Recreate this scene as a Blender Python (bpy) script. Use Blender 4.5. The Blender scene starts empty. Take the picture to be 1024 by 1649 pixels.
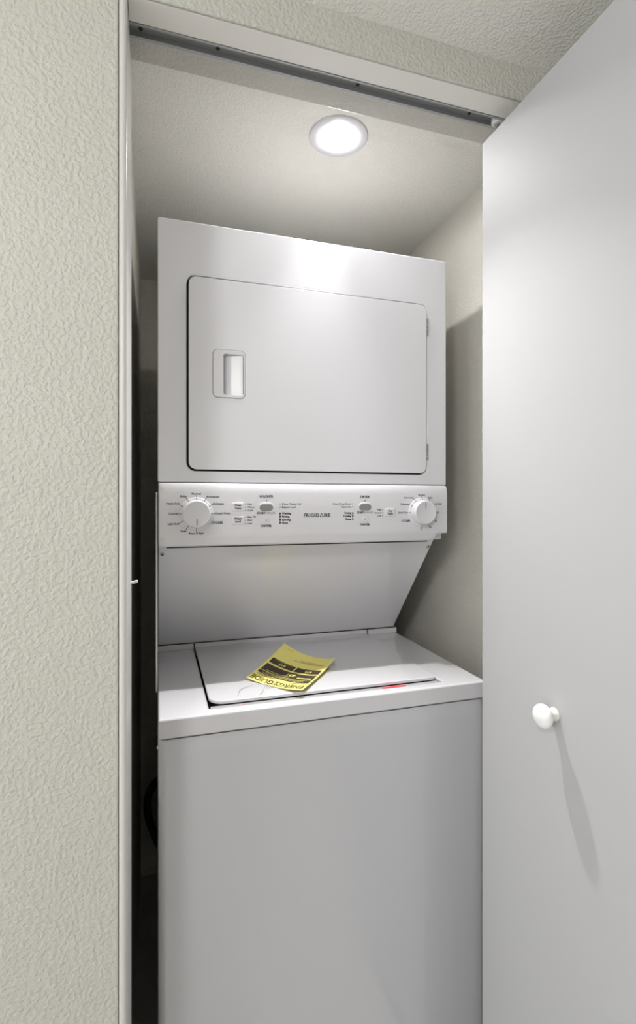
import bpy, bmesh, math, random
from mathutils import Vector, Matrix
random.seed(4)
S = bpy.context.scene
COL = S.collection
rad = math.radians

# ------------------------------------------------------------------ camera
CAM_H = 1.34
YAW, FPX, HORIZON = rad(17.4), 835.0, 807.5
cd = bpy.data.cameras.new('camera')
cd.sensor_fit = 'HORIZONTAL'; cd.sensor_width = 36.0
cd.lens = FPX * 36.0 / 1024.0
cd.shift_y = -(824.5 - HORIZON) / 1024.0
cd.clip_start = 0.02
cam = bpy.data.objects.new('camera', cd); COL.objects.link(cam)
cam.location = (0, 0, CAM_H)
cam.rotation_euler = (rad(90), 0, -YAW)
S.camera = cam

# ------------------------------------------------------------------ world, lamps, exposure
w = bpy.data.worlds.new('world'); S.world = w; w.use_nodes = True
w.node_tree.nodes['Background'].inputs[0].default_value = (0.93, 0.96, 1.0, 1)
w.node_tree.nodes['Background'].inputs[1].default_value = 2.35
S.view_settings.view_transform = 'Standard'
S.view_settings.look = 'None'
S.view_settings.gamma = 1.0
S.view_settings.use_curve_mapping = False
S.view_settings.exposure = 0.24
BULB = 300.0            # radiance of the frosted closet bulb


def lamp(name, kind, loc, energy, size, col=(1, 1, 1), rot=(0, 0, 0)):
    d = bpy.data.lights.new(name, kind); d.energy = energy; d.color = col
    if kind == 'POINT': d.shadow_soft_size = size
    elif kind == 'SPOT': d.shadow_soft_size = size; d.spot_size = rad(76); d.spot_blend = 1.0
    else: d.shape = 'DISK'; d.size = size
    o = bpy.data.objects.new(name, d); COL.objects.link(o)
    o.location = loc; o.rotation_euler = rot
    return o


# the hall's ceiling fitting, left of and behind the camera
lamp('hall_ceiling_lamp', 'POINT', (-0.70, -0.55, 2.00), 26.0, 0.11, (1.0, 0.985, 0.985))

# downward beam of the reflector bulb in the closet's recessed can
lamp('closet_bulb_beam', 'SPOT', (0.3934, 1.101, 2.154), 74.0, 0.010, (1.0, 0.99, 0.985), (rad(-26), rad(7), 0))

# ------------------------------------------------------------------ materials
def mat(name, col, rough=0.5, metal=0.0, coat=0.0, spec=0.5, emit=None):
    m = bpy.data.materials.new(name); m.use_nodes = True
    b = m.node_tree.nodes['Principled BSDF']
    b.inputs['Base Color'].default_value = (*col, 1)
    b.inputs['Roughness'].default_value = rough
    b.inputs['Metallic'].default_value = metal
    b.inputs['Coat Weight'].default_value = coat
    b.inputs['Coat Roughness'].default_value = 0.08
    b.inputs['Specular IOR Level'].default_value = spec
    if emit:
        b.inputs['Emission Color'].default_value = (*emit[0], 1)
        b.inputs['Emission Strength'].default_value = emit[1]
    return m


def add_bump(m, scale, strength, dist, kind='noise', detail=3, rough=0.5, stretch=None):
    nt = m.node_tree; b = nt.nodes['Principled BSDF']
    tc = nt.nodes.new('ShaderNodeTexCoord')
    src = tc.outputs['Object']
    if stretch:
        mp = nt.nodes.new('ShaderNodeMapping'); mp.inputs['Scale'].default_value = stretch
        nt.links.new(src, mp.inputs['Vector']); src = mp.outputs['Vector']
    n = nt.nodes.new('ShaderNodeTexNoise'); n.inputs['Scale'].default_value = scale
    n.inputs['Detail'].default_value = detail; n.inputs['Roughness'].default_value = rough
    nt.links.new(src, n.inputs['Vector'])
    h = n.outputs['Fac']
    if kind == 'knockdown':
        n.inputs['Distortion'].default_value = 0.12; n.inputs['Detail'].default_value = 1.5
        r = nt.nodes.new('ShaderNodeMapRange'); r.interpolation_type = 'SMOOTHSTEP'
        r.inputs['From Min'].default_value = 0.34; r.inputs['From Max'].default_value = 0.68
        nt.links.new(h, r.inputs['Value'])
        n2 = nt.nodes.new('ShaderNodeTexNoise'); n2.inputs['Scale'].default_value = scale * 3.1
        n2.inputs['Detail'].default_value = 2
        nt.links.new(src, n2.inputs['Vector'])
        a = nt.nodes.new('ShaderNodeMath'); a.operation = 'MULTIPLY_ADD'
        a.inputs[1].default_value = 0.35
        nt.links.new(n2.outputs['Fac'], a.inputs[0]); nt.links.new(r.outputs['Result'], a.inputs[2])
        h = a.outputs['Value']
    bp = nt.nodes.new('ShaderNodeBump'); bp.inputs['Strength'].default_value = strength
    bp.inputs['Distance'].default_value = dist
    nt.links.new(h, bp.inputs['Height']); nt.links.new(bp.outputs['Normal'], b.inputs['Normal'])
    return m


def mottle(m, c1, c2, scale):
    nt = m.node_tree; b = nt.nodes['Principled BSDF']
    tc = nt.nodes.new('ShaderNodeTexCoord')
    n = nt.nodes.new('ShaderNodeTexNoise'); n.inputs['Scale'].default_value = scale; n.inputs['Detail'].default_value = 4
    nt.links.new(tc.outputs['Object'], n.inputs['Vector'])
    mx = nt.nodes.new('ShaderNodeMix'); mx.data_type = 'RGBA'
    mx.inputs['A'].default_value = (*c1, 1); mx.inputs['B'].default_value = (*c2, 1)
    nt.links.new(n.outputs['Fac'], mx.inputs['Factor']); nt.links.new(mx.outputs['Result'], b.inputs['Base Color'])
    return m


M = {}
M['hall_wall'] = mottle(add_bump(mat('textured_wall_paint', (0.66, 0.64, 0.57), 0.55), 160, 0.42, 0.0022, 'knockdown'), (0.485, 0.472, 0.430), (0.515, 0.503, 0.457), 6)
M['closet_wall'] = mottle(add_bump(mat('closet_wall_paint', (0.60, 0.58, 0.51), 0.6), 205, 0.55, 0.0019, 'knockdown'), (0.65, 0.63, 0.57), (0.68, 0.66, 0.60), 7)
M['ceiling'] = mottle(add_bump(mat('ceiling_paint', (0.68, 0.67, 0.61), 0.6), 200, 0.45, 0.0019, 'knockdown'), (0.74, 0.73, 0.68), (0.77, 0.76, 0.71), 7)
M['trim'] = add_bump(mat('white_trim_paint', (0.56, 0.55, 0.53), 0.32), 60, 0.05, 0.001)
M['head'] = add_bump(mat('head_trim_lightened', (0.74, 0.72, 0.68), 0.4), 60, 0.05, 0.001)  # trim paint lightened: brightness of the down-facing head put into its colour
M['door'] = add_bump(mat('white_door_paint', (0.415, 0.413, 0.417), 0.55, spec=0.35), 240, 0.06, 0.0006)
M['floor'] = mottle(mat('floor_covering', (0.5, 0.49, 0.47), 0.7), (0.50, 0.485, 0.46), (0.56, 0.545, 0.52), 40)
M['enamel'] = add_bump(mat('white_enamel_steel', (0.755, 0.755, 0.795), 0.15), 5, 0.05, 0.004, detail=1)
M['splash'] = add_bump(mat('glossy_splash_enamel', (0.79, 0.79, 0.83), 0.10, coat=1.0), 5, 0.03, 0.004, detail=1)
M['sheet'] = add_bump(mat('wavy_sheet_steel', (0.72, 0.71, 0.73), 0.12, coat=0.6), 9, 0.55, 0.006, detail=1, stretch=(0.45, 1, 1))
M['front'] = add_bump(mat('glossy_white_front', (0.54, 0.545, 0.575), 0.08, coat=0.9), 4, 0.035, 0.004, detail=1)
M['plastic'] = add_bump(mat('white_plastic', (0.70, 0.695, 0.73), 0.28), 300, 0.03, 0.0005)
M['lid'] = add_bump(mat('white_lid_enamel', (0.64, 0.635, 0.66), 0.14, coat=0.3), 4, 0.03, 0.004, detail=1)
M['strip'] = mat('pale_grey_strip', (0.42, 0.415, 0.42), 0.3)
M['black'] = mat('black_print', (0.02, 0.02, 0.025), 0.6)
M['navy'] = mat('dark_logo_print', (0.03, 0.035, 0.06), 0.5)
M['gap'] = mat('dark_gasket_gap_shade', (0.03, 0.03, 0.033), 0.6)  # for gasket and seams, and for shade painted into gaps
M['grey_btn'] = mat('grey_button_plastic', (0.24, 0.24, 0.235), 0.4)
M['grey_mark'] = mat('grey_print', (0.27, 0.265, 0.265), 0.5)
M['alu'] = add_bump(mat('track_metal', (0.36, 0.37, 0.37), 0.42, metal=0.35), 30, 0.1, 0.0006, stretch=(0.05, 8, 8))
M['steel'] = mat('screw_steel', (0.45, 0.45, 0.46), 0.3, metal=0.9)
M['dark_hole'] = mat('dark_screw', (0.02, 0.02, 0.02), 0.5)
M['knob'] = mat('white_knob', (0.80, 0.79, 0.77), 0.22)
M['nylon'] = mat('white_nylon', (0.72, 0.71, 0.68), 0.4)
M['red'] = mat('red_sticker', (0.72, 0.04, 0.05), 0.45)
M['redprint'] = mat('red_print', (0.62, 0.12, 0.10), 0.6)
M['greyprint'] = mat('pale_grey_print', (0.33, 0.31, 0.31), 0.6)
M['yellow'] = mottle(mat('yellow_label_paper', (0.80, 0.71, 0.17), 0.6), (0.86, 0.76, 0.20), (0.89, 0.80, 0.26), 25)
M['brown'] = mat('label_black_print', (0.045, 0.03, 0.015), 0.6)
M['hose'] = mat('dark_rubber_hose', (0.03, 0.03, 0.032), 0.5)
M['wire'] = mat('clear_plastic_tie', (0.55, 0.52, 0.48), 0.3)
M['bulb'] = mat('frosted_bulb', (0.9, 0.9, 0.9), 0.4, emit=((1.0, 0.985, 0.965), BULB))
M['ring'] = mat('light_grey_trim', (0.58, 0.58, 0.60), 0.45)
M['can'] = mat('white_can_paint', (0.80, 0.80, 0.81), 0.3)

# ------------------------------------------------------------------ helpers
def link(name, bm, m, parent=None, bevel=0, seg=2, smooth=True, ang=35):
    bmesh.ops.remove_doubles(bm, verts=bm.verts, dist=1e-6)
    bmesh.ops.recalc_face_normals(bm, faces=bm.faces)
    me = bpy.data.meshes.new(name); bm.to_mesh(me); bm.free()
    if smooth: me.shade_smooth()
    o = bpy.data.objects.new(name, me); COL.objects.link(o)
    me.materials.append(m)
    if parent: o.parent = parent
    if bevel:
        b = o.modifiers.new('bevel', 'BEVEL'); b.width = bevel; b.segments = seg
        b.limit_method = 'ANGLE'; b.angle_limit = rad(ang); b.harden_normals = True
    elif smooth:
        me.set_sharp_from_angle(angle=rad(ang))
    return o


def tag(o, label=None, cat=None, kind=None):
    if label: o['label'] = label
    if cat: o['category'] = cat
    if kind: o['kind'] = kind
    return o


def empty(name, loc, label, cat):
    o = bpy.data.objects.new(name, None); COL.objects.link(o); o.location = loc
    o.empty_display_size = 0.05
    return tag(o, label, cat)


def box(bm, x0, x1, y0, y1, z0, z1):
    v = [bm.verts.new(p) for p in ((x0, y0, z0), (x1, y0, z0), (x1, y1, z0), (x0, y1, z0), (x0, y0, z1), (x1, y0, z1), (x1, y1, z1), (x0, y1, z1))]
    for f in ((3, 2, 1, 0), (4, 5, 6, 7), (0, 1, 5, 4), (1, 2, 6, 5), (2, 3, 7, 6), (3, 0, 4, 7)):
        bm.faces.new([v[i] for i in f])


def rr(x0, y0, x1, y1, r, n=6):
    """rounded rectangle; r = one radius or four (x0y0, x1y0, x1y1, x0y1)"""
    R = r if isinstance(r, (tuple, list)) else (r,) * 4
    out = []
    for (cx, cy, a0, q) in ((x0, y0, 180, 0), (x1, y0, 270, 1), (x1, y1, 0, 2), (x0, y1, 90, 3)):
        k = R[q]
        ox = cx + (k if cx == x0 else -k); oy = cy + (k if cy == y0 else -k)
        if k < 1e-6: out.append((cx, cy)); continue
        for i in range(n + 1):
            a = rad(a0 + 90 * i / n); out.append((ox + k * math.cos(a), oy + k * math.sin(a)))
    return out


def circ(cx, cy, r, n=32):
    return [(cx + r * math.cos(2 * math.pi * i / n), cy + r * math.sin(2 * math.pi * i / n)) for i in range(n)]


def slab(bm, loops, c0, c1, mp, caps=(True, True)):
    """flat plate with holes; loops[0] outer; c0..c1 along the third axis"""
    ring = []
    for c in (c0, c1):
        es = []
        ring.append([])
        for lp in loops:
            vs = [bm.verts.new(mp(a, b, c)) for a, b in lp]
            ring[-1].append(vs)
            es += [bm.edges.new((vs[i], vs[(i + 1) % len(vs)])) for i in range(len(vs))]
        if caps[0 if c == c0 else 1]:
            if len(loops) == 1: bm.faces.new(ring[-1][0])
            else: bmesh.ops.triangle_fill(bm, use_beauty=True, use_dissolve=False, edges=es)
    for A, B in zip(*ring):
        n = len(A)
        for i in range(n):
            bm.faces.new((A[i], A[(i + 1) % n], B[(i + 1) % n], B[i]))


def front(Y):  return lambda a, b, c: (a, Y + c, b)          # plate facing -Y, c goes inwards
def top(Z):    return lambda a, b, c: (a, b, Z - c)          # plate facing up


def lathe(bm, prof, mtx, n=32, close=True):
    """prof = [(radius, height)...] round local Z"""
    rings = []
    for r, h in prof:
        if r < 1e-6: rings.append([bm.verts.new(mtx @ Vector((0, 0, h)))])
        else: rings.append([bm.verts.new(mtx @ Vector((r * math.cos(2 * math.pi * i / n), r * math.sin(2 * math.pi * i / n), h))) for i in range(n)])
    for A, B in zip(rings, rings[1:]):
        for i in range(n):
            j = (i + 1) % n
            if len(A) == 1 and len(B) == 1: continue
            if len(A) == 1: bm.faces.new((A[0], B[i], B[j]))
            elif len(B) == 1: bm.faces.new((A[i], A[j], B[0]))
            else: bm.faces.new((A[i], A[j], B[j], B[i]))
    if close:
        for R in (rings[0], rings[-1]):
            if len(R) > 1: bm.faces.new(R)


def loft(bm, sections):
    rs = [[bm.verts.new(p) for p in s] for s in sections]
    n = len(rs[0])
    for A, B in zip(rs, rs[1:]):
        for i in range(n): bm.faces.new((A[i], A[(i + 1) % n], B[(i + 1) % n], B[i]))
    bm.faces.new(rs[0]); bm.faces.new(rs[-1])


def tube(bm, pts, r, n=10):
    P = [Vector(p) for p in pts]; rings = []
    up = Vector((0.13, 0.31, 0.94))
    for i, p in enumerate(P):
        t = (P[min(i + 1, len(P) - 1)] - P[max(i - 1, 0)]).normalized()
        a = t.cross(up).normalized(); b = t.cross(a)
        rings.append([bm.verts.new(p + r * (math.cos(2 * math.pi * k / n) * a + math.sin(2 * math.pi * k / n) * b)) for k in range(n)])
    for A, B in zip(rings, rings[1:]):
        for k in range(n): bm.faces.new((A[k], A[(k + 1) % n], B[(k + 1) % n], B[k]))
    bm.faces.new(rings[0]); bm.faces.new(rings[-1])


def spline(ctrl, n=8):
    P = [Vector(p) for p in ctrl]; P = [2 * P[0] - P[1]] + P + [2 * P[-1] - P[-2]]; out = []
    for i in range(1, len(P) - 2):
        for k in range(n):
            t = k / n; a, b, c, d = P[i - 1:i + 3]
            out.append(0.5 * ((2 * b) + (c - a) * t + (2 * a - 5 * b + 4 * c - d) * t * t + (3 * b - a - 3 * c + d) * t ** 3))
    out.append(P[-2]); return out


FACE_M = Matrix(((1, 0, 0, 0), (0, 0, 1, 0), (0, 1, 0, 0), (0, 0, 0, 1)))      # local z -> +Y
FACE_OUT = Matrix(((1, 0, 0, 0), (0, 0, -1, 0), (0, 1, 0, 0), (0, 0, 0, 1)))   # local z -> -Y


def glyphs(text, size, align='CENTER', bold=0.0, spacing=1.0, res=2):
    """flat triangles of a text in its own plane: (verts2d, faces)"""
    c = bpy.data.curves.new('text', 'FONT'); c.body = text; c.size = size; c.align_x = align; c.align_y = 'CENTER'
    c.offset = bold; c.resolution_u = res; c.space_character = spacing
    o = bpy.data.objects.new('text', c); COL.objects.link(o)
    dg = bpy.context.evaluated_depsgraph_get()
    me = o.evaluated_get(dg).to_mesh()
    v = [(p.co.x, p.co.y) for p in me.vertices]; f = [tuple(q.vertices) for q in me.polygons]
    o.evaluated_get(dg).to_mesh_clear()
    bpy.data.objects.remove(o); bpy.data.curves.remove(c)
    return v, f


class Print:
    """flat print: collects text and shapes as one mesh on a mapped plane"""
    def __init__(self, mp): self.bm = bmesh.new(); self.mp = mp
    def poly(self, pts):
        self.bm.faces.new([self.bm.verts.new(self.mp(a, b)) for a, b in pts])
    def rect(self, x0, y0, x1, y1): self.poly([(x0, y0), (x1, y0), (x1, y1), (x0, y1)])
    def line(self, x0, y0, x1, y1, wd):
        dx, dy = x1 - x0, y1 - y0; L = math.hypot(dx, dy); nx, ny = -dy / L * wd / 2, dx / L * wd / 2
        self.poly([(x0 + nx, y0 + ny), (x1 + nx, y1 + ny), (x1 - nx, y1 - ny), (x0 - nx, y0 - ny)])
    def text(self, s, x, y, size, align='CENTER', bold=0.0, spacing=1.0):
        v, f = glyphs(s, size, align, bold, spacing)
        vs = [self.bm.verts.new(self.mp(x + a, y + b)) for a, b in v]
        for q in f:
            try: self.bm.faces.new([vs[i] for i in q])
            except ValueError: pass
    def done(self, name, m, parent, label=None):
        me = bpy.data.meshes.new(name); self.bm.to_mesh(me); self.bm.free()
        o = bpy.data.objects.new(name, me); COL.objects.link(o); me.materials.append(m); o.parent = parent; o['kind'] = 'stuff'
        if label: o['label'] = label
        return o


# ------------------------------------------------------------------ the setting
YF, YFB = 0.795, 0.945            # closet front wall: hall face, closet face
ZH = 2.075                        # underside of the head trim
ZH_C, ZC = 2.137, 2.162            # ceilings of hall and closet
FLOOR = -0.048
XL, XR, YB = -0.0517, 0.805, 2.028 # closet left, right, back
JL, JR = -0.0504, 0.712           # rough opening
LX, LY = 0.3934, 1.101            # recessed light

bm = bmesh.new(); box(bm, -2.2, 1.9, -1.3, 2.15, FLOOR - .06, FLOOR)
tag(link('floor', bm, M['floor'], smooth=False), kind='structure')
bm = bmesh.new()
box(bm, -2.2, 1.9, -1.3, YF + .05, ZH_C, ZH_C + .14)
slab(bm, [[(-2.2, YF + .05), (1.9, YF + .05), (1.9, 2.15), (-2.2, 2.15)], circ(LX, LY, 0.056, 40)], 0.0, 0.14, lambda a, b, c: (a, b, ZC + c))
tag(link('ceiling', bm, M['ceiling'], smooth=False), kind='structure')
bm = bmesh.new()
box(bm, -2.2, JL, YF, YFB, FLOOR, ZC); box(bm, JR, 1.9, YF, YFB, FLOOR, ZC)
slab(bm, [[(YF, ZC), (YF, ZH), (YF + .006, ZH), (YF + .006, ZH + .022), (YFB, ZH + .022), (YFB, ZC)]], JL, JR, lambda a, b, c: (c, a, b))
tag(link('wall_front', bm, M['hall_wall'], smooth=False, bevel=0.004, seg=2), kind='structure')
for n, b in (('wall_left', (XL - .1, XL, YFB, 2.15, FLOOR, ZC)), ('wall_right', (XR, XR + .1, YFB, 2.15, FLOOR, ZC)), ('wall_back', (XL, XR, YB, 2.15, FLOOR, ZC))):
    bm = bmesh.new(); box(bm, *b); tag(link(n, bm, M['closet_wall'], smooth=False), kind='structure')
bm = bmesh.new(); box(bm, -2.2, 1.9, -1.3, -1.2, FLOOR, ZC)
tag(link('wall_rear', bm, M['hall_wall'], smooth=False), kind='structure')

bm = bmesh.new(); box(bm, 1.05, 1.15, -1.2, YF, FLOOR, ZH_C)
tag(link('wall_side', bm, M['hall_wall'], smooth=False), kind='structure')

# jambs and head trim
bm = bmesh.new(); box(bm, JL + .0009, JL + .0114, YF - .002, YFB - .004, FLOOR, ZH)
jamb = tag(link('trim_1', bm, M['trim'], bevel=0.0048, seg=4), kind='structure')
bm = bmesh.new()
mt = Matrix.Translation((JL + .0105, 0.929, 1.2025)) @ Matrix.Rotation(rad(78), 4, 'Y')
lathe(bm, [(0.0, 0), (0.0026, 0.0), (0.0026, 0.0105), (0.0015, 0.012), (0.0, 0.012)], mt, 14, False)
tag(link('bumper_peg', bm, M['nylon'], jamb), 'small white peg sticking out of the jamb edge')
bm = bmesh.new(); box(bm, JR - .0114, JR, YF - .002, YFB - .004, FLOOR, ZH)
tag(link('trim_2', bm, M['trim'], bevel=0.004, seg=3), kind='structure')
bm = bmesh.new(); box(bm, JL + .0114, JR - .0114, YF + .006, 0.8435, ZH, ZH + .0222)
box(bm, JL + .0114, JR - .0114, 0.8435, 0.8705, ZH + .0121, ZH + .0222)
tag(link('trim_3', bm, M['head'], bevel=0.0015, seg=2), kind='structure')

# ------------------------------------------------------------------ door track
tr = empty('door_track', (0.33, 0.857, ZH + .022), 'grey metal sliding track along the top of the closet opening', 'track')
tr_inv = Matrix.Translation(-Vector(tr.location))
def tpart(name, bm, m, **k):
    bmesh.ops.transform(bm, matrix=tr_inv, verts=bm.verts); return link(name, bm, m, tr, **k)
y0, y1, zt = 0.8440, 0.8720, ZH + .0120
bm = bmesh.new(); t = .0012
prof = [(y0, ZH - .001), (y0 + .003, ZH - .001), (y0 + .003, ZH), (y0 + t, ZH), (y0 + t, zt - t), (y1 - t, zt - t), (y1 - t, ZH + .001), (y1 - .005, ZH + .001), (y1 - .005, ZH - .0005), (y1, ZH - .0005), (y1, zt), (y0, zt)]
loft(bm, [[(x, a, b) for a, b in prof] for x in (JL + .0116, JR - .0116)])
tpart('channel', bm, M['alu'], smooth=False)
for x in (-0.022, 0.098, 0.345, 0.575):
    bm = bmesh.new()
    lathe(bm, [(0.0, -.0022), (.0018, -.0022), (.0034, -.0008), (.0034, 0)], Matrix.Translation((x, 0.8640, zt - t)), 14)
    tpart('screw', bm, M['dark_hole'])

# ------------------------------------------------------------------ bifold door leaves
DX, DW = 0.608, 0.035
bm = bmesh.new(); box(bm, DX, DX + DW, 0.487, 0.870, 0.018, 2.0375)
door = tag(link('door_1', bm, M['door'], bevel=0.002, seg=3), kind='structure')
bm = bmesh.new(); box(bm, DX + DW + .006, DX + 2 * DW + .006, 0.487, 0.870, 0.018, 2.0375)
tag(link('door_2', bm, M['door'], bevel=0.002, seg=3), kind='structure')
bm = bmesh.new()
mt = Matrix.Translation((DX, 0.677, 1.000)) @ Matrix.Rotation(rad(-90), 4, 'Y')
lathe(bm, [(.0105, -.0005), (.0105, .0025), (.0092, .006), (.0088, .0095), (.0100, .0125), (.0150, .0150), (.0180, .0185), (.0190, .0225), (.0182, .0265), (.0155, .0300), (.0105, .0325), (.005, .0336), (0, .0338)], mt, 40, False)
tag(link('door_knob', bm, M['knob'], door, ang=60), 'round white mushroom knob')
bm = bmesh.new()
lathe(bm, [(.0045, -.001), (.0045, .0012), (.0095, .0012), (.0112, .004), (.0112, .0125), (.0095, .015), (.0, .015)], Matrix.Translation((0.634, 0.8580, 2.0720)), 28)
rl = tag(link('guide_roller', bm, M['nylon'], door), 'white nylon roller in the track')
bm = bmesh.new(); lathe(bm, [(.0033, 0), (.0033, .04)], Matrix.Translation((0.634, 0.8580, 2.0365)), 16)
link('roller_pin', bm, M['steel'], rl)
bm = bmesh.new(); lathe(bm, [(0.0, -.001), (.0062, -.001), (.0062, .0016), (0, .0016)], Matrix.Translation((0.634, 0.8580, 2.0706)), 6)
link('roller_nut', bm, M['steel'], rl)

# ------------------------------------------------------------------ recessed light
lt = empty('recessed_light', (LX, LY, ZC), 'round white recessed ceiling light with a glowing bulb above the dryer', 'light')
bm = bmesh.new()
lathe(bm, [(.0665, .0005), (.0665, -.0015), (.0645, -.0035), (.0405, -.0035), (.0392, -.0025), (.0385, .001), (.0400, .020), (.0515, .0215), (.0552, .0005)], Matrix(), 56, False)
link('trim_ring', bm, M['ring'], lt, ang=40)
bm = bmesh.new(); lathe(bm, [(.055, .002), (.055, .13), (0, .13)], Matrix(), 40, False)
link('can', bm, M['can'], lt)
bm = bmesh.new()
pr = [(0.0, -.0335)] + [(.0335 * math.sin(rad(a)), -.0335 * math.cos(rad(a))) for a in range(12, 121, 9)] + [(.026, .024), (.021, .034), (.0165, .044), (.0150, .052), (0, .052)]
lathe(bm, pr, Matrix.Translation((0, 0, .0290)), 36, False)
link('bulb', bm, M['bulb'], lt, ang=60)
bm = bmesh.new(); lathe(bm, [(0, .0), (.0132, .0), (.0132, .040), (0, .040)], Matrix.Translation((0, 0, .0815)), 24, False)
link('bulb_socket', bm, M['nylon'], lt)

# ------------------------------------------------------------------ stacked washer and dryer
LC = empty('laundry_center', (0.347, 1.35, FLOOR), 'white stacked washer and dryer unit standing inside the closet', 'appliance')
lc_off = Matrix.Translation(-Vector(LC.location))
def part(name, bm, m, parent=LC, label=None, **k):
    bmesh.ops.transform(bm, matrix=lc_off, verts=bm.verts)
    o = link(name, bm, m, parent, **k)
    if label: o['label'] = label
    return o
MX0, MX1 = 0.0045, 0.6895
YD, YW, YBK = 1.134, 0.9815, 1.74
ZS, ZT = 1.3795, 1.9365          # dryer front: seam, top
# washer cabinet
bm = bmesh.new(); slab(bm, [[(MX0, .03), (MX1 + .007, .03), (MX1 + .007, .9035), (MX0, .9035)]], 0.014, YBK - YW, front(YW))
part('washer_cabinet', bm, M['enamel'], bevel=0.004, seg=2)
# front panel, rolled back at the sides and along its top
bm = bmesh.new()
def panel_depth(x, z):
    d = 0.0
    e = min(x - MX0, MX1 + .007 - x)
    if e < .016: d += .014 * (1 - math.sqrt(max(0, 1 - (1 - e / .016) ** 2)))
    h = .9025 - z
    if h < .030: d += .0075 * (1 - h / .030) ** 1.5
    return YW + min(d, .0160)
xs = [MX0 + .016 * (1 - math.cos(rad(a))) for a in range(0, 91, 9)]
xs = xs + [MX0 + .016 + i * .06 for i in range(1, 11)] + [MX0 + MX1 + .007 - x for x in reversed(xs)]
zs = [.05, .2, .4, .6, .75, .85, .868] + [.8725 + i * .003 for i in range(11)]
g = [[bm.verts.new((x, panel_depth(x, z), z)) for x in xs] for z in zs]
bk = [[bm.verts.new((x, YW + .017, z)) for x in (xs[0], xs[-1])] for z in (zs[0], zs[-1])]
for a, b in zip(g, g[1:]):
    for i in range(len(xs) - 1): bm.faces.new((a[i], a[i + 1], b[i + 1], b[i]))
bm.faces.new(g[-1] + [bk[1][1], bk[1][0]]); bm.faces.new(list(reversed(g[0])) + [bk[0][0], bk[0][1]])
bm.faces.new([r[0] for r in g] + [bk[1][0], bk[0][0]]); bm.faces.new([r[-1] for r in g] + [bk[1][1], bk[0][1]])
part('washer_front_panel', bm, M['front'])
for x in (.05, .645):
    for y in (1.03, 1.69):
        bm = bmesh.new(); lathe(bm, [(.018, FLOOR), (.018, FLOOR + .008), (.008, FLOOR + .011), (.008, .034)], Matrix.Translation((x, y, 0)), 18)
        part('levelling_foot', bm, M['hose'])
# washer top with the lid well
ZW = 0.9440
HX0, HX1, HY0, HY1 = 0.0985, 0.6025, 1.0045, 1.452
bm = bmesh.new()
slab(bm, [[(MX0, YW), (MX1 + .007, YW), (MX1 + .007, YBK), (MX0, YBK)], rr(HX0, HY0, HX1, HY1, (.012, .010, .002, .002))], 0.0, ZW - .9065, top(ZW))
part('washer_top', bm, M['lid'], bevel=0.0045, seg=3)
bm = bmesh.new()
box(bm, HX0 + .0005, HX1 - .0005, HY0 + .0235, HY1, .9085, .9170)
box(bm, HX0 + .0005, HX1 - .0005, HY0 + .010, HY0 + .0235, .9085, .9100)
part('lid_well', bm, M['gap'], smooth=False)  # well floor coloured dark to paint the shadow gap under the lid
bm = bmesh.new()      # sloping grip channel in front of the lid
loft(bm, [[(x, HY0 + .0004, ZW - .0012), (x, HY0 + .0232, ZW - .0046), (x, HY0 + .0232, .9100), (x, HY0 + .0004, .9100)] for x in (HX0 + .0035, HX1 - .004)])
part('grip_channel', bm, M['strip'], smooth=False)
for x0, x1 in ((MX0 + .0005, HX0 - .0005), (HX1 + .0005, MX1 + .0065)):
    bm = bmesh.new(); box(bm, x0, x1, 1.425, 1.50, ZW - .0005, ZW + .0150)
    part('rear_ledge', bm, M['lid'], bevel=0.002, seg=2)
# lid
LX0, LX1, LY0, LY1 = 0.1012, 0.5995, 1.027, 1.449
bm = bmesh.new()
slab(bm, [rr(LX0, LY0, LX1, LY1, (.030, .012, .002, .002), 8)], 0.0, .0072, top(ZW + .0046))
lid = part('washer_lid', bm, M['lid'], bevel=0.0040, seg=3)
bm = bmesh.new(); box(bm, LX0, LX1, 1.4255, 1.449, ZW + .0035, ZW + .0150)
part('lid_hinge_strip', bm, M['lid'], lid, bevel=0.002, seg=2)
bm = bmesh.new(); box(bm, MX0 + .002, MX1 - .002, 1.4272, 1.445, ZW + .0146, ZW + .0172)
part('panel_seam', bm, M['gap'], smooth=False)
# printed safety notes and red sticker on the channel
c0 = Vector((0, HY0 + .0004, ZW - .0012)); c1 = Vector((0, HY0 + .0232, ZW - .0046)); cdir = (c1 - c0); cn = Vector((0, -cdir.z, cdir.y)).normalized()
cn = cn if cn.z > 0 else -cn
LCv = Vector(LC.location)
def chan(lift):
    return lambda a, b: Vector((a, 0, 0)) + c0 + cdir.normalized() * b + cn * lift - LCv
p = Print(chan(.0003))
x = .173
for seg in ((.173, .200, .0022), (.222, .285, .0010), (.300, .304, .004), (.322, .385, .0010), (.392, .397, .004), (.412, .452, .0010), (.457, .462, .004)):
    xx = seg[0]
    while xx < seg[1]:
        wl = random.uniform(.0016, .0040)
        p.rect(xx, .0075, min(xx + wl, seg[1]), .0075 + seg[2]); xx += wl + .0010
p.done('safety_print', M['greyprint'], LC)
p = Print(chan(.0003)); p.poly([(.160, .0060), (.169, .0060), (.1645, .0120)])
for s in (.2195, .320, .410): p.poly([(s - .003, .0065), (s + .002, .0065), (s - .0005, .010)])
p.done('warning_triangles', M['redprint'], LC, 'red warning triangles')
bm = bmesh.new()
mpf = chan(.0006)
q = [(.462, .0025), (.514, .0025), (.5165, .004), (.5175, .0135), (.516, .0155), (.4605, .0155)]
A = [bm.verts.new(mpf(a, b)) for a, b in q]; B = [bm.verts.new(chan(.0001)(a, b)) for a, b in q]
bm.faces.new(A); bm.faces.new(B)
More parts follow.
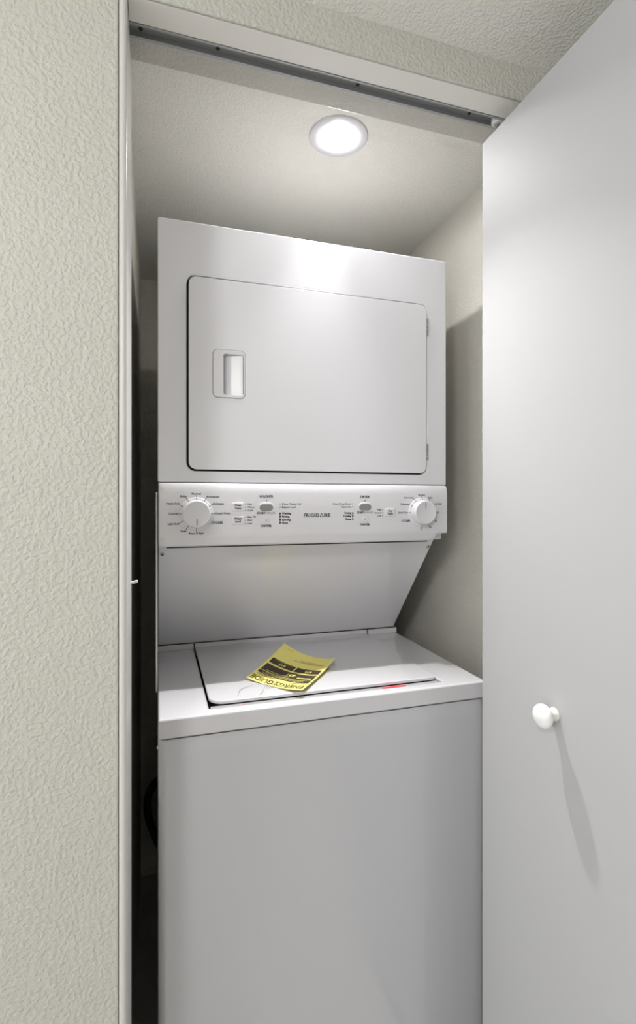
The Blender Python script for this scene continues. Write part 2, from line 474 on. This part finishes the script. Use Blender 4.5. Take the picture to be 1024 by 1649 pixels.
for i in range(len(q)): bm.faces.new((A[i], A[(i + 1) % 6], B[(i + 1) % 6], B[i]))
tag(link('warning_sticker', bm, M['red'], LC, smooth=False), 'red sticker')
# sloping splash panel between washer and console
bm = bmesh.new()
loft(bm, [[(x, 1.184, 1.250), (x, 1.436, .9535), (x, YBK, .9535), (x, YBK, 1.250)] for x in (MX0 + .0012, MX1 - .0008)])
part('sloping_panel', bm, M['splash'], bevel=0.004, seg=3, ang=20)
sd = Vector((0, 1.436 - 1.184, .9535 - 1.250)).normalized(); sn = Vector((0, sd.z, -sd.y)).normalized()
for sx in (0.0145, 0.6795):
    pos = Vector((sx, 1.184, 1.250)) + sd * .0365
    z_ = sn; x_ = Vector((1, 0, 0)); y_ = z_.cross(x_)
    mt = Matrix.Translation(pos) @ Matrix((x_, y_, z_)).transposed().to_4x4()
    bm = bmesh.new(); lathe(bm, [(.0046, -.0005), (.0046, .0008), (.0030, .0022), (0, .0026)], mt, 20)
    sc = part('screw', bm, M['steel'], ang=60)
    bm = bmesh.new()
    for a in (20, 110):
        b2 = bmesh.new(); box(b2, -.0030, .0030, -.0006, .0006, .0016, .0030)
        bmesh.ops.transform(b2, matrix=mt @ Matrix.Rotation(rad(a), 4, 'Z'), verts=b2.verts)
        tmp = bpy.data.meshes.new('t'); b2.to_mesh(tmp); b2.free(); bm.from_mesh(tmp); bpy.data.meshes.remove(tmp)
    part('screw_slot', bm, M['dark_hole'], sc, smooth=False)
# side plate, left
bm = bmesh.new(); box(bm, .0005, .0042, 1.16, 1.70, .932, 1.360)
part('side_plate', bm, M['enamel'], bevel=0.001, seg=1)
bm = bmesh.new(); lathe(bm, [(.0032, 0), (.0032, .002), (0, .003)], Matrix.Translation((MX0, 1.005, .884)) @ Matrix.Rotation(rad(-90), 4, 'Y'), 12)
part('side_screw', bm, M['steel'])
# dryer cabinet: front frame + body
D = (0.0632, 1.4052, 0.6352, 1.8235)
bm = bmesh.new()
slab(bm, [[(MX0, ZS + .0012), (MX1, ZS + .0012), (MX1, ZT), (MX0, ZT)], rr(D[0], D[1], D[2], D[3], .019)], 0, .022, front(YD))
dry = part('dryer_front_frame', bm, M['enamel'], bevel=0.0035, seg=3)
bm = bmesh.new(); box(bm, MX0 + .001, MX1 - .001, YD + .020, YBK, 1.2445, ZT - .0015)
part('dryer_cabinet', bm, M['sheet'], bevel=0.004, seg=2)
bm = bmesh.new(); box(bm, D[0] - .004, D[2] + .004, YD + .0185, YD + .0202, D[1] - .004, D[3] + .004)
part('door_gasket', bm, M['gap'], smooth=False)
# dryer door with pocket handle
HB = (0.1175, 1.5640, 0.1880, 1.6690)
PK = (0.1400, 1.5708, 0.1840, 1.6600)
bm = bmesh.new()
slab(bm, [rr(D[0] + .0042, D[1] + .0036, D[2] - .0030, D[3] - .0040, .0165), rr(HB[0], HB[1], HB[2], HB[3], .011)], -.003, .017, front(YD))
dd = part('dryer_door', bm, M['enamel'], bevel=0.0026, seg=3)
bm = bmesh.new()
g_ = .0009
slab(bm, [rr(HB[0] + g_, HB[1] + g_, HB[2] - g_, HB[3] - g_, .0105), rr(*PK, .005)], -.0036, .0165, front(YD))
hd = part('door_handle', bm, M['plastic'], dd, 'recessed white pocket handle', bevel=0.0014, seg=2)
bm = bmesh.new()
prof = [(PK[0] - .008, .0160), (PK[0] + .004, .0150), (PK[0] + .007, .0120), (PK[0] + .012, .0085), (PK[0] + .022, .0050), (PK[0] + .034, .0022), (PK[2] - .001, -.0016)]
loft(bm, [[(a, YD + b, z) for a, b in prof] + [(PK[2] - .001, YD + .0163, z), (PK[0] - .008, YD + .0163, z)] for z in (PK[1] + .0003, PK[3] - .0003)])
part('handle_pocket', bm, M['plastic'], dd, ang=50)
for z0, z1 in ((1.745, 1.788), (1.4395, 1.4810)):
    bm = bmesh.new()
    n = 4; hh = (z1 - z0) / n
    for i in range(n):
        mt = Matrix.Translation((D[2] + .0004, YD - .0006, z0 + i * hh + .0006))
        lathe(bm, [(.0030, 0), (.0030, hh - .0012)], mt, 14)
    part('door_hinge', bm, M['grey_mark'], dd)
# ------------------------------------------------------------------ console
YP = 1.122
bm = bmesh.new()
prof = [(1.1365, ZS), (1.1300, ZS - .0005), (1.1262, ZS - .0040), (1.1235, ZS - .012), (1.1220, ZS - .0215), (YP, 1.3200), (YP, 1.2720), (1.1224, 1.2655), (1.1245, 1.2625), (1.1310, 1.2480), (1.1345, 1.2440), (1.1500, 1.2436), (1.1530, 1.2436), (1.1530, ZS)]
CX0 = .0062
NX0, NX1, NZ1, NZ0 = .6475, .6842, 1.2622, 1.2436
def zb(x):
    if x <= NX0: return NZ0
    t = (x - NX0) / (NX1 - NX0)
    return NZ0 + (NZ1 - NZ0) * (1 - (1 - min(1, t * 1.05)) ** 2.4)
xs = [CX0, CX0 + .002, .02, .2, .35, .5, .64] + [NX0 + (NX1 - NX0) * i / 16 for i in range(17)]
secs = []
for x in xs:
    ins = .0025 if x == CX0 else 0.0
    s = []
    for y, z in prof:
        z = max(z, zb(x))
        s.append((x, y + ins * (y < 1.14), z))
    secs.append(s)
# lip profile follows the notch
loft(bm, secs)
con = part('control_panel', bm, M['plastic'], ang=50)
bm = bmesh.new(); box(bm, MX0 + .001, MX1 - .001, YD + .006, YD + .03, ZS - .0006, ZS + .0016)
part('console_seam', bm, M['gap'], smooth=False)

bm = bmesh.new(); box(bm, .022, .640, 1.141, 1.17, 1.2408, 1.2440)  # dark strip standing in for the shadow under the console lip
part('console_gap_shadow', bm, M['gap'], smooth=False)

def face(lift=.0004): return lambda a, b: Vector((a, YP - lift, b)) - LCv
# dials
def dial(cx, cz, angle, yaw):
    mt = Matrix.Translation((cx, YP, cz)) @ FACE_OUT
    bm = bmesh.new()
    lathe(bm, [(.0352, -.0005), (.0352, .0020), (.0335, .0036), (.0298, .0040), (.0292, .0060), (.0286, .0195), (.0276, .0220), (.0262, .0228), (.0250, .0222), (0, .0222)], mt, 56, False)
    d = part('dial', bm, M['plastic'], ang=50)
    bm = bmesh.new(); b2 = Matrix.Rotation(rad(angle), 4, 'Z')
    box(bm, -.0010, .0010, -.0235, -.0100, .0221, .0226)
    bmesh.ops.transform(bm, matrix=mt @ b2, verts=bm.verts)
    part('pointer_line', bm, M['grey_mark'], d, smooth=False)
    return d
dl = dial(0.0822, 1.3139, 0, 0); dl['label'] = 'washer cycle dial with its mark pointing down'
dr = dial(0.6140, 1.3137, 182, 0); dr['label'] = 'dryer cycle dial with its mark pointing up'
# lettering
T1, T2 = .0062, .0068
p = Print(face())
def ticks(cx, cz, angs):
    for a in angs:
        c, s = math.sin(rad(a)), math.cos(rad(a))
        p.line(cx + c * .0335, cz + s * .0335, cx + c * .0395, cz + s * .0395, .0011)
def tick_raise(cx, cz, angs, name, parent):
    q = Print(face(.0040))
    for a in angs:
        c, s = math.sin(rad(a)), math.cos(rad(a))
        q.line(cx + c * .0300, cz + s * .0300, cx + c * .0345, cz + s * .0345, .0011)
    q.done(name, M['black'], parent)
A1 = [0, 32, 60, 90, 180, 212, 241, 270, 299, 328]
A2 = [0, 33, 62, 90, 122, 150, 180, 270, 299, 327]
ticks(.0822, 1.3139, A1); ticks(.6140, 1.3137, A2)
for s, x, z, al in (('Normal', .0822, 1.3560, 'CENTER'), ('Bulky', .0560, 1.3505, 'CENTER'), ('Activewear', .1025, 1.3498, 'LEFT'), ('Heavy Soil', .0475, 1.3355, 'RIGHT'), ('Delicates', .1170, 1.3350, 'LEFT'), ('Colors', .0432, 1.3142, 'RIGHT'), ('Quick Wash', .1220, 1.3142, 'LEFT'), ('Light Soil', .0470, 1.2930, 'RIGHT'), ('Soak', .0560, 1.2775, 'CENTER'), ('Rinse & Spin', .0822, 1.2725, 'CENTER')):
    p.text(s, x, z, T1, al, .00012)
for s, x, z, al in (('Normal', .6140, 1.3555, 'CENTER'), ('Activewear', .5935, 1.3490, 'RIGHT'), ('Bulky', .6310, 1.3490, 'LEFT'), ('Delicates', .5800, 1.3335, 'RIGHT'), ('Air Fluff', .6495, 1.3338, 'LEFT'), ('Quick Dry', .5755, 1.3135, 'RIGHT'), ('60', .6585, 1.3130, 'CENTER'), ('45', .6525, 1.2920, 'CENTER'), ('30', .6375, 1.2775, 'CENTER'), ('15', .6140, 1.2715, 'CENTER')):
    p.text(s, x, z, T1 * .95, al, .00010)
p.text('CYCLES', .1255, 1.2945, T2, 'CENTER', .0003); p.text('CYCLES', .5715, 1.2937, T2 * .95, 'CENTER', .0003)
p.text('WASHER', .2323, 1.3508, .0078, 'CENTER', .00025); p.text('DRYER', .4661, 1.3505, .0078, 'CENTER', .00025)
for x in (.2323, .4661):
    p.text('START', x - .0020, 1.3142, .0064, 'RIGHT', .0003); p.text('PAUSE', x + .0022, 1.3142, .0064, 'LEFT', -.00005)
    p.rect(x - .0002, 1.3115, x + .0003, 1.3170)
    p.text('CANCEL', x, 1.2862, .0064, 'CENTER', .0003)
for s, z in (('Hot', 1.3343), ('Warm', 1.3274), ('Cold', 1.3204), ('Max Fill', 1.3061), ('Med', 1.2991), ('Low', 1.2921)): p.text(s, .1910, z, .0058, 'LEFT', .0001)
for s, z in (('High', 1.3202), ('Normal', 1.3132), ('Low', 1.3061)): p.text(s, .5078, z, .0058, 'RIGHT', .0001)
for s, z, b in (('Close Washer Lid', 1.3344, .00005), ('Balance Load', 1.3273, .0001), ('Washing', 1.3132, .0003), ('Rinsing', 1.3062, .0003), ('Spinning', 1.2991, .0003), ('Done', 1.2922, .0003)): p.text(s, .2675, z, .0060, 'LEFT', b)
for s, z, b in (('Close Dryer Door', 1.3344, .00005), ('Clean Lint', 1.3273, .0001), ('Drying', 1.3133, .0003), ('Cooling', 1.3061, .0003), ('Done', 1.2992, .0003)): p.text(s, .4318, z, .0060, 'RIGHT', b)
p.done('lettering', M['black'], con, 'black lettering')
tick_raise(.0822, 1.3139, A1, 'dial_ticks', dl); tick_raise(.6140, 1.3137, A2, 'dial_ticks', dr)
p = Print(face())
v = 'FRIGID', 'IRE'
x0, x1 = .3180, .3815; zc = 1.3084; H_ = .0083
def word_w(s, sz, b): 
    a, _ = glyphs(s, sz, 'LEFT', b, 1.08); return max(q[0] for q in a) - min(q[0] for q in a), min(q[0] for q in a)
sz = .0112; bo = .00035
wA, oA = word_w('FRIGID', sz, bo); wB, oB = word_w('IRE', sz, bo); wT = .0092; gp = .0011
k = (x1 - x0) / (wA + wB + wT + 2 * gp); sz *= k; wT *= k; gp *= k
p.text('FRIGID', x0 - oA * k, zc, sz, 'LEFT', bo, 1.08); p.text('IRE', x1 - (wB + oB) * k, zc, sz, 'LEFT', bo, 1.08)
gv, _ = glyphs('FRIGID', sz, 'LEFT', bo); zl, zh = zc + min(q[1] for q in gv), zc + max(q[1] for q in gv)
ax = x0 + wA * k + gp; am = ax + wT / 2; th = .0014
p.line(ax + .0004, zl, am, zh, th); p.line(ax + wT - .0004, zl, am, zh, th); p.rect(ax, zl, ax + wT, zl + th)
p.done('maker_logo', M['navy'], con, 'dark maker name in capitals')
# buttons
def button(name, x0, z0, x1, z1, r, m, depth, lab=None):
    bm = bmesh.new(); slab(bm, [rr(x0, z0, x1, z1, r, 8)], -depth, .001, front(YP))
    return part(name, bm, m, con, lab, bevel=min(.0012, depth * .5), seg=3)
button('button', .1571, 1.3195, .1820, 1.3372, .0025, M['plastic'], .0032)
button('button', .1571, 1.2910, .1822, 1.3080, .0025, M['plastic'], .0032)
button('button', .5172, 1.3045, .5417, 1.3230, .0025, M['plastic'], .0032)
for x in (.2323, .4664):
    button('start_button_rim', x - .0158, 1.3182, x + .0158, 1.3372, .0090, M['plastic'], .0016)
    button('start_button', x - .0150, 1.3190, x + .0150, 1.3345, .0077, M['grey_btn'], .0026, 'grey oval start button')
    button('cancel_button', x - .0072, 1.2914, x + .0072, 1.3058, .0071, M['plastic'], .0024, 'small round cancel button')
p = Print(face(.0034))
for s, x, z in (('Wash', .16955, 1.3316), ('Temp', .16955, 1.3252), ('Water', .16965, 1.3028), ('Level', .16965, 1.2964), ('Dry', .52945, 1.3172), ('Temp', .52945, 1.3108)): p.text(s, x, z, .0062, 'CENTER', .00025)
p.done('button_lettering', M['black'], con)
p = Print(face(.0028))
for x in (.2323, .4664):
    z = 1.3268
    for a, b in (((x - .0055, z + .004), (x + .0015, z)), ((x + .0015, z), (x - .0055, z - .004)), ((x - .0055, z - .004), (x - .0055, z + .004)), ((x + .0042, z + .004), (x + .0042, z - .004))):
        p.line(*a, *b, .0008)
    for s in (1, -1): p.line(x - .0026, 1.2986 - .0026 * s, x + .0026, 1.2986 + .0026 * s, .0008)
p.done('button_symbols', M['grey_mark'], con)
def light(x, z, r, sq=False):
    bm = bmesh.new()
    slab(bm, [rr(x - r, z - r, x + r, z + r, .0003 if sq else r * .98, 2 if sq else 4)], -.0006, .0004, front(YP))
    part('indicator_light', bm, M['black'], con, smooth=False)
for z in (1.3343, 1.3274, 1.3204, 1.3061, 1.2991, 1.2921): light(.1869, z, .0011)
for z in (1.3202, 1.3132, 1.3061): light(.5115, z, .0011)
light(.2326, 1.3418, .0012); light(.4663, 1.3414, .0012)
for x, n in ((.2635, 4), (.4359, 3)):
    light(x, 1.3344, .0011); light(x, 1.3273, .0011)
    for i in range(n): light(x, 1.3132 - i * .0070, .0016, True)
    bm = bmesh.new(); box(bm, x - .0013, x + .0013, YP - .0003, YP + .0005, 1.3132 - (n - 1) * .0070, 1.3132)
    part('indicator_strip', bm, M['grey_mark'], con, smooth=False)
# drain hose behind the machine
bm = bmesh.new()
tube(bm, spline([(.06, 1.735, .40), (.05, 1.80, .42), (.0, 1.845, .385), (-.024, 1.850, .335), (-.022, 1.850, .27), (.004, 1.850, .19), (.05, 1.84, .10), (.12, 1.82, .03)]), .013, 14)
part('drain_hose', bm, M['hose'], label='dark ribbed drain hose')

# ------------------------------------------------------------------ yellow energy label lying on the lid
ZL = ZW + .0049
cB, cL, cR, cT = [Vector(v) for v in ((.2833, 1.0092, .010), (.1892, 1.1319, .006), (.4119, 1.175, .014), (.3137, 1.2868, .030))]
EL = empty('energy_label', (.29, 1.11, ZL), 'curled yellow energy guide label lying on the washer lid', 'label')
def paper(s, t, lift=0.0):
    """s along the title edge from its first letter, t towards the far edge"""
    p = (cB * (1 - s) + cL * s) * (1 - t) + (cR * (1 - s) + cT * s) * t
    sag = 4 * s * (1 - s)
    z = p.z - sag * (0.0070 * (1 - t) + 0.0130 * t) - .004 * math.sin(math.pi * t)
    z = max(z, .0007)
    return Vector((p.x, p.y, ZL + z + lift)) - Vector(EL.location)
bm = bmesh.new(); NS, NT = 24, 28
g1 = [[bm.verts.new(paper(i / NS, j / NT)) for i in range(NS + 1)] for j in range(NT + 1)]
g0 = [[bm.verts.new(paper(i / NS, j / NT, -.0003)) for i in range(NS + 1)] for j in range(NT + 1)]
for j in range(NT):
    for i in range(NS):
        bm.faces.new((g1[j][i], g1[j][i + 1], g1[j + 1][i + 1], g1[j + 1][i])); bm.faces.new((g0[j][i], g0[j + 1][i], g0[j + 1][i + 1], g0[j][i + 1]))
for j in range(NT):
    for i in (0, NS): bm.faces.new((g1[j][i], g1[j + 1][i], g0[j + 1][i], g0[j][i]))
for i in range(NS):
    for j in (0, NT): bm.faces.new((g1[j][i], g1[j][i + 1], g0[j][i + 1], g0[j][i]))
link('sheet', bm, M['yellow'], EL)
PW, PH = .145, .178
class PPrint(Print):
    def __init__(self, lift): super().__init__(lambda a, b: paper(a / PW, b / PH, lift))
    def band(self, x0, y0, x1, y1, nx=14, ny=4):
        for i in range(nx):
            for j in range(ny):
                self.rect(x0 + (x1 - x0) * i / nx, y0 + (y1 - y0) * j / ny, x0 + (x1 - x0) * (i + 1) / nx, y0 + (y1 - y0) * (j + 1) / ny)
    # text runs along +a with its tops towards -b (towards the title edge)
    def text(self, s, x, y, size, align='CENTER', bold=0.0, spacing=1.0, sx=1.0):
        v, f = glyphs(s, size, align, bold, spacing)
        vs = [self.bm.verts.new(self.mp(x + a * sx, y - b)) for a, b in v]
        for q in f:
            try: self.bm.faces.new([vs[i] for i in q])
            except ValueError: pass
p = PPrint(.0006)
p.text('ENERG', .0050, .0160, .0250, 'LEFT', .0002, sx=.80)
p.text('GUIDE', .1400, .0160, .0250, 'RIGHT', .0002, sx=.80)
ax = .0745                                   # the Y drawn as a tree arrow
p.line(ax, .026, ax, .004, .0022); p.line(ax, .0155, ax - .0075, .0075, .0020); p.line(ax, .0155, ax + .0075, .0075, .0020)
p.line(ax, .026, ax - .0060, .0215, .0020); p.line(ax, .026, ax + .0060, .0215, .0020)
def scribble(y, x0, x1, h):
    x = x0
    while x < x1:
        wl = random.uniform(.002, .006); p.rect(x, y, min(x + wl, x1), y + h); x += wl + .0011
for y, x0, x1 in ((.0315, .012, .050), (.0345, .012, .042), (.0315, .094, .136), (.0345, .090, .136), (.137, .014, .095), (.1400, .020, .080), (.146, .040, .080), (.166, .112, .128)): scribble(y, x0, x1, .0011)
p.band(.006, .0385, .139, .0505); p.band(.006, .0530, .139, .0830, 14, 6)
p.band(.006, .0900, .0705, .1120, 8, 5); p.band(.0745, .0900, .139, .1120, 8, 5)
p.done('black_print', M['brown'], EL)
p = PPrint(.0011)
p.text('Compare ONLY to other labels with yellow numbers.', .0725, .0420, .0050, 'CENTER', .0001)
p.text('Labels with yellow numbers are based on the same test procedures.', .0725, .0470, .0036, 'CENTER', .0001)
p.text('Estimated Yearly Energy Cost', .095, .0570, .0050, 'CENTER', .0001)
p.text('$31', .066, .0690, .0150, 'CENTER', .0006)
p.band(.010, .0585, .046, .0640, 6, 2)
p.text('$75', .036, .0985, .0115, 'CENTER', .0004); p.text('$13', .106, .0985, .0115, 'CENTER', .0004)
p.text('when used with an electric water heater', .0385, .1080, .0030, 'CENTER'); p.text('when used with a natural gas water heater', .1065, .1080, .0030, 'CENTER')
p.done('yellow_print', M['yellow'], EL, 'yellow figures on the black bands')
# clear tie looped through the label's edge
b0 = paper(.52, .012, .001)
Z0 = .0016
o = Vector(EL.location)
pts = [b0 + Vector((.002, .004, .002)), b0 + Vector((0, -.004, .001))] + [Vector((x, y, ZL + z)) - o for x, y, z in ((.216, 1.062, .006), (.209, 1.047, Z0), (.202, 1.036, Z0))]
bm = bmesh.new(); tube(bm, spline(pts, 6), .0007, 6)
pts = [b0 + Vector((0, -.004, .001))] + [Vector((x, y, ZL + z)) - o for x, y, z in ((.205, 1.083, .006), (.188, 1.085, .003), (.172, 1.078, Z0), (.163, 1.062, Z0), (.158, 1.040, Z0))]
tube(bm, spline(pts, 6), .0007, 6)
link('hanging_tie', bm, M['wire'], EL)
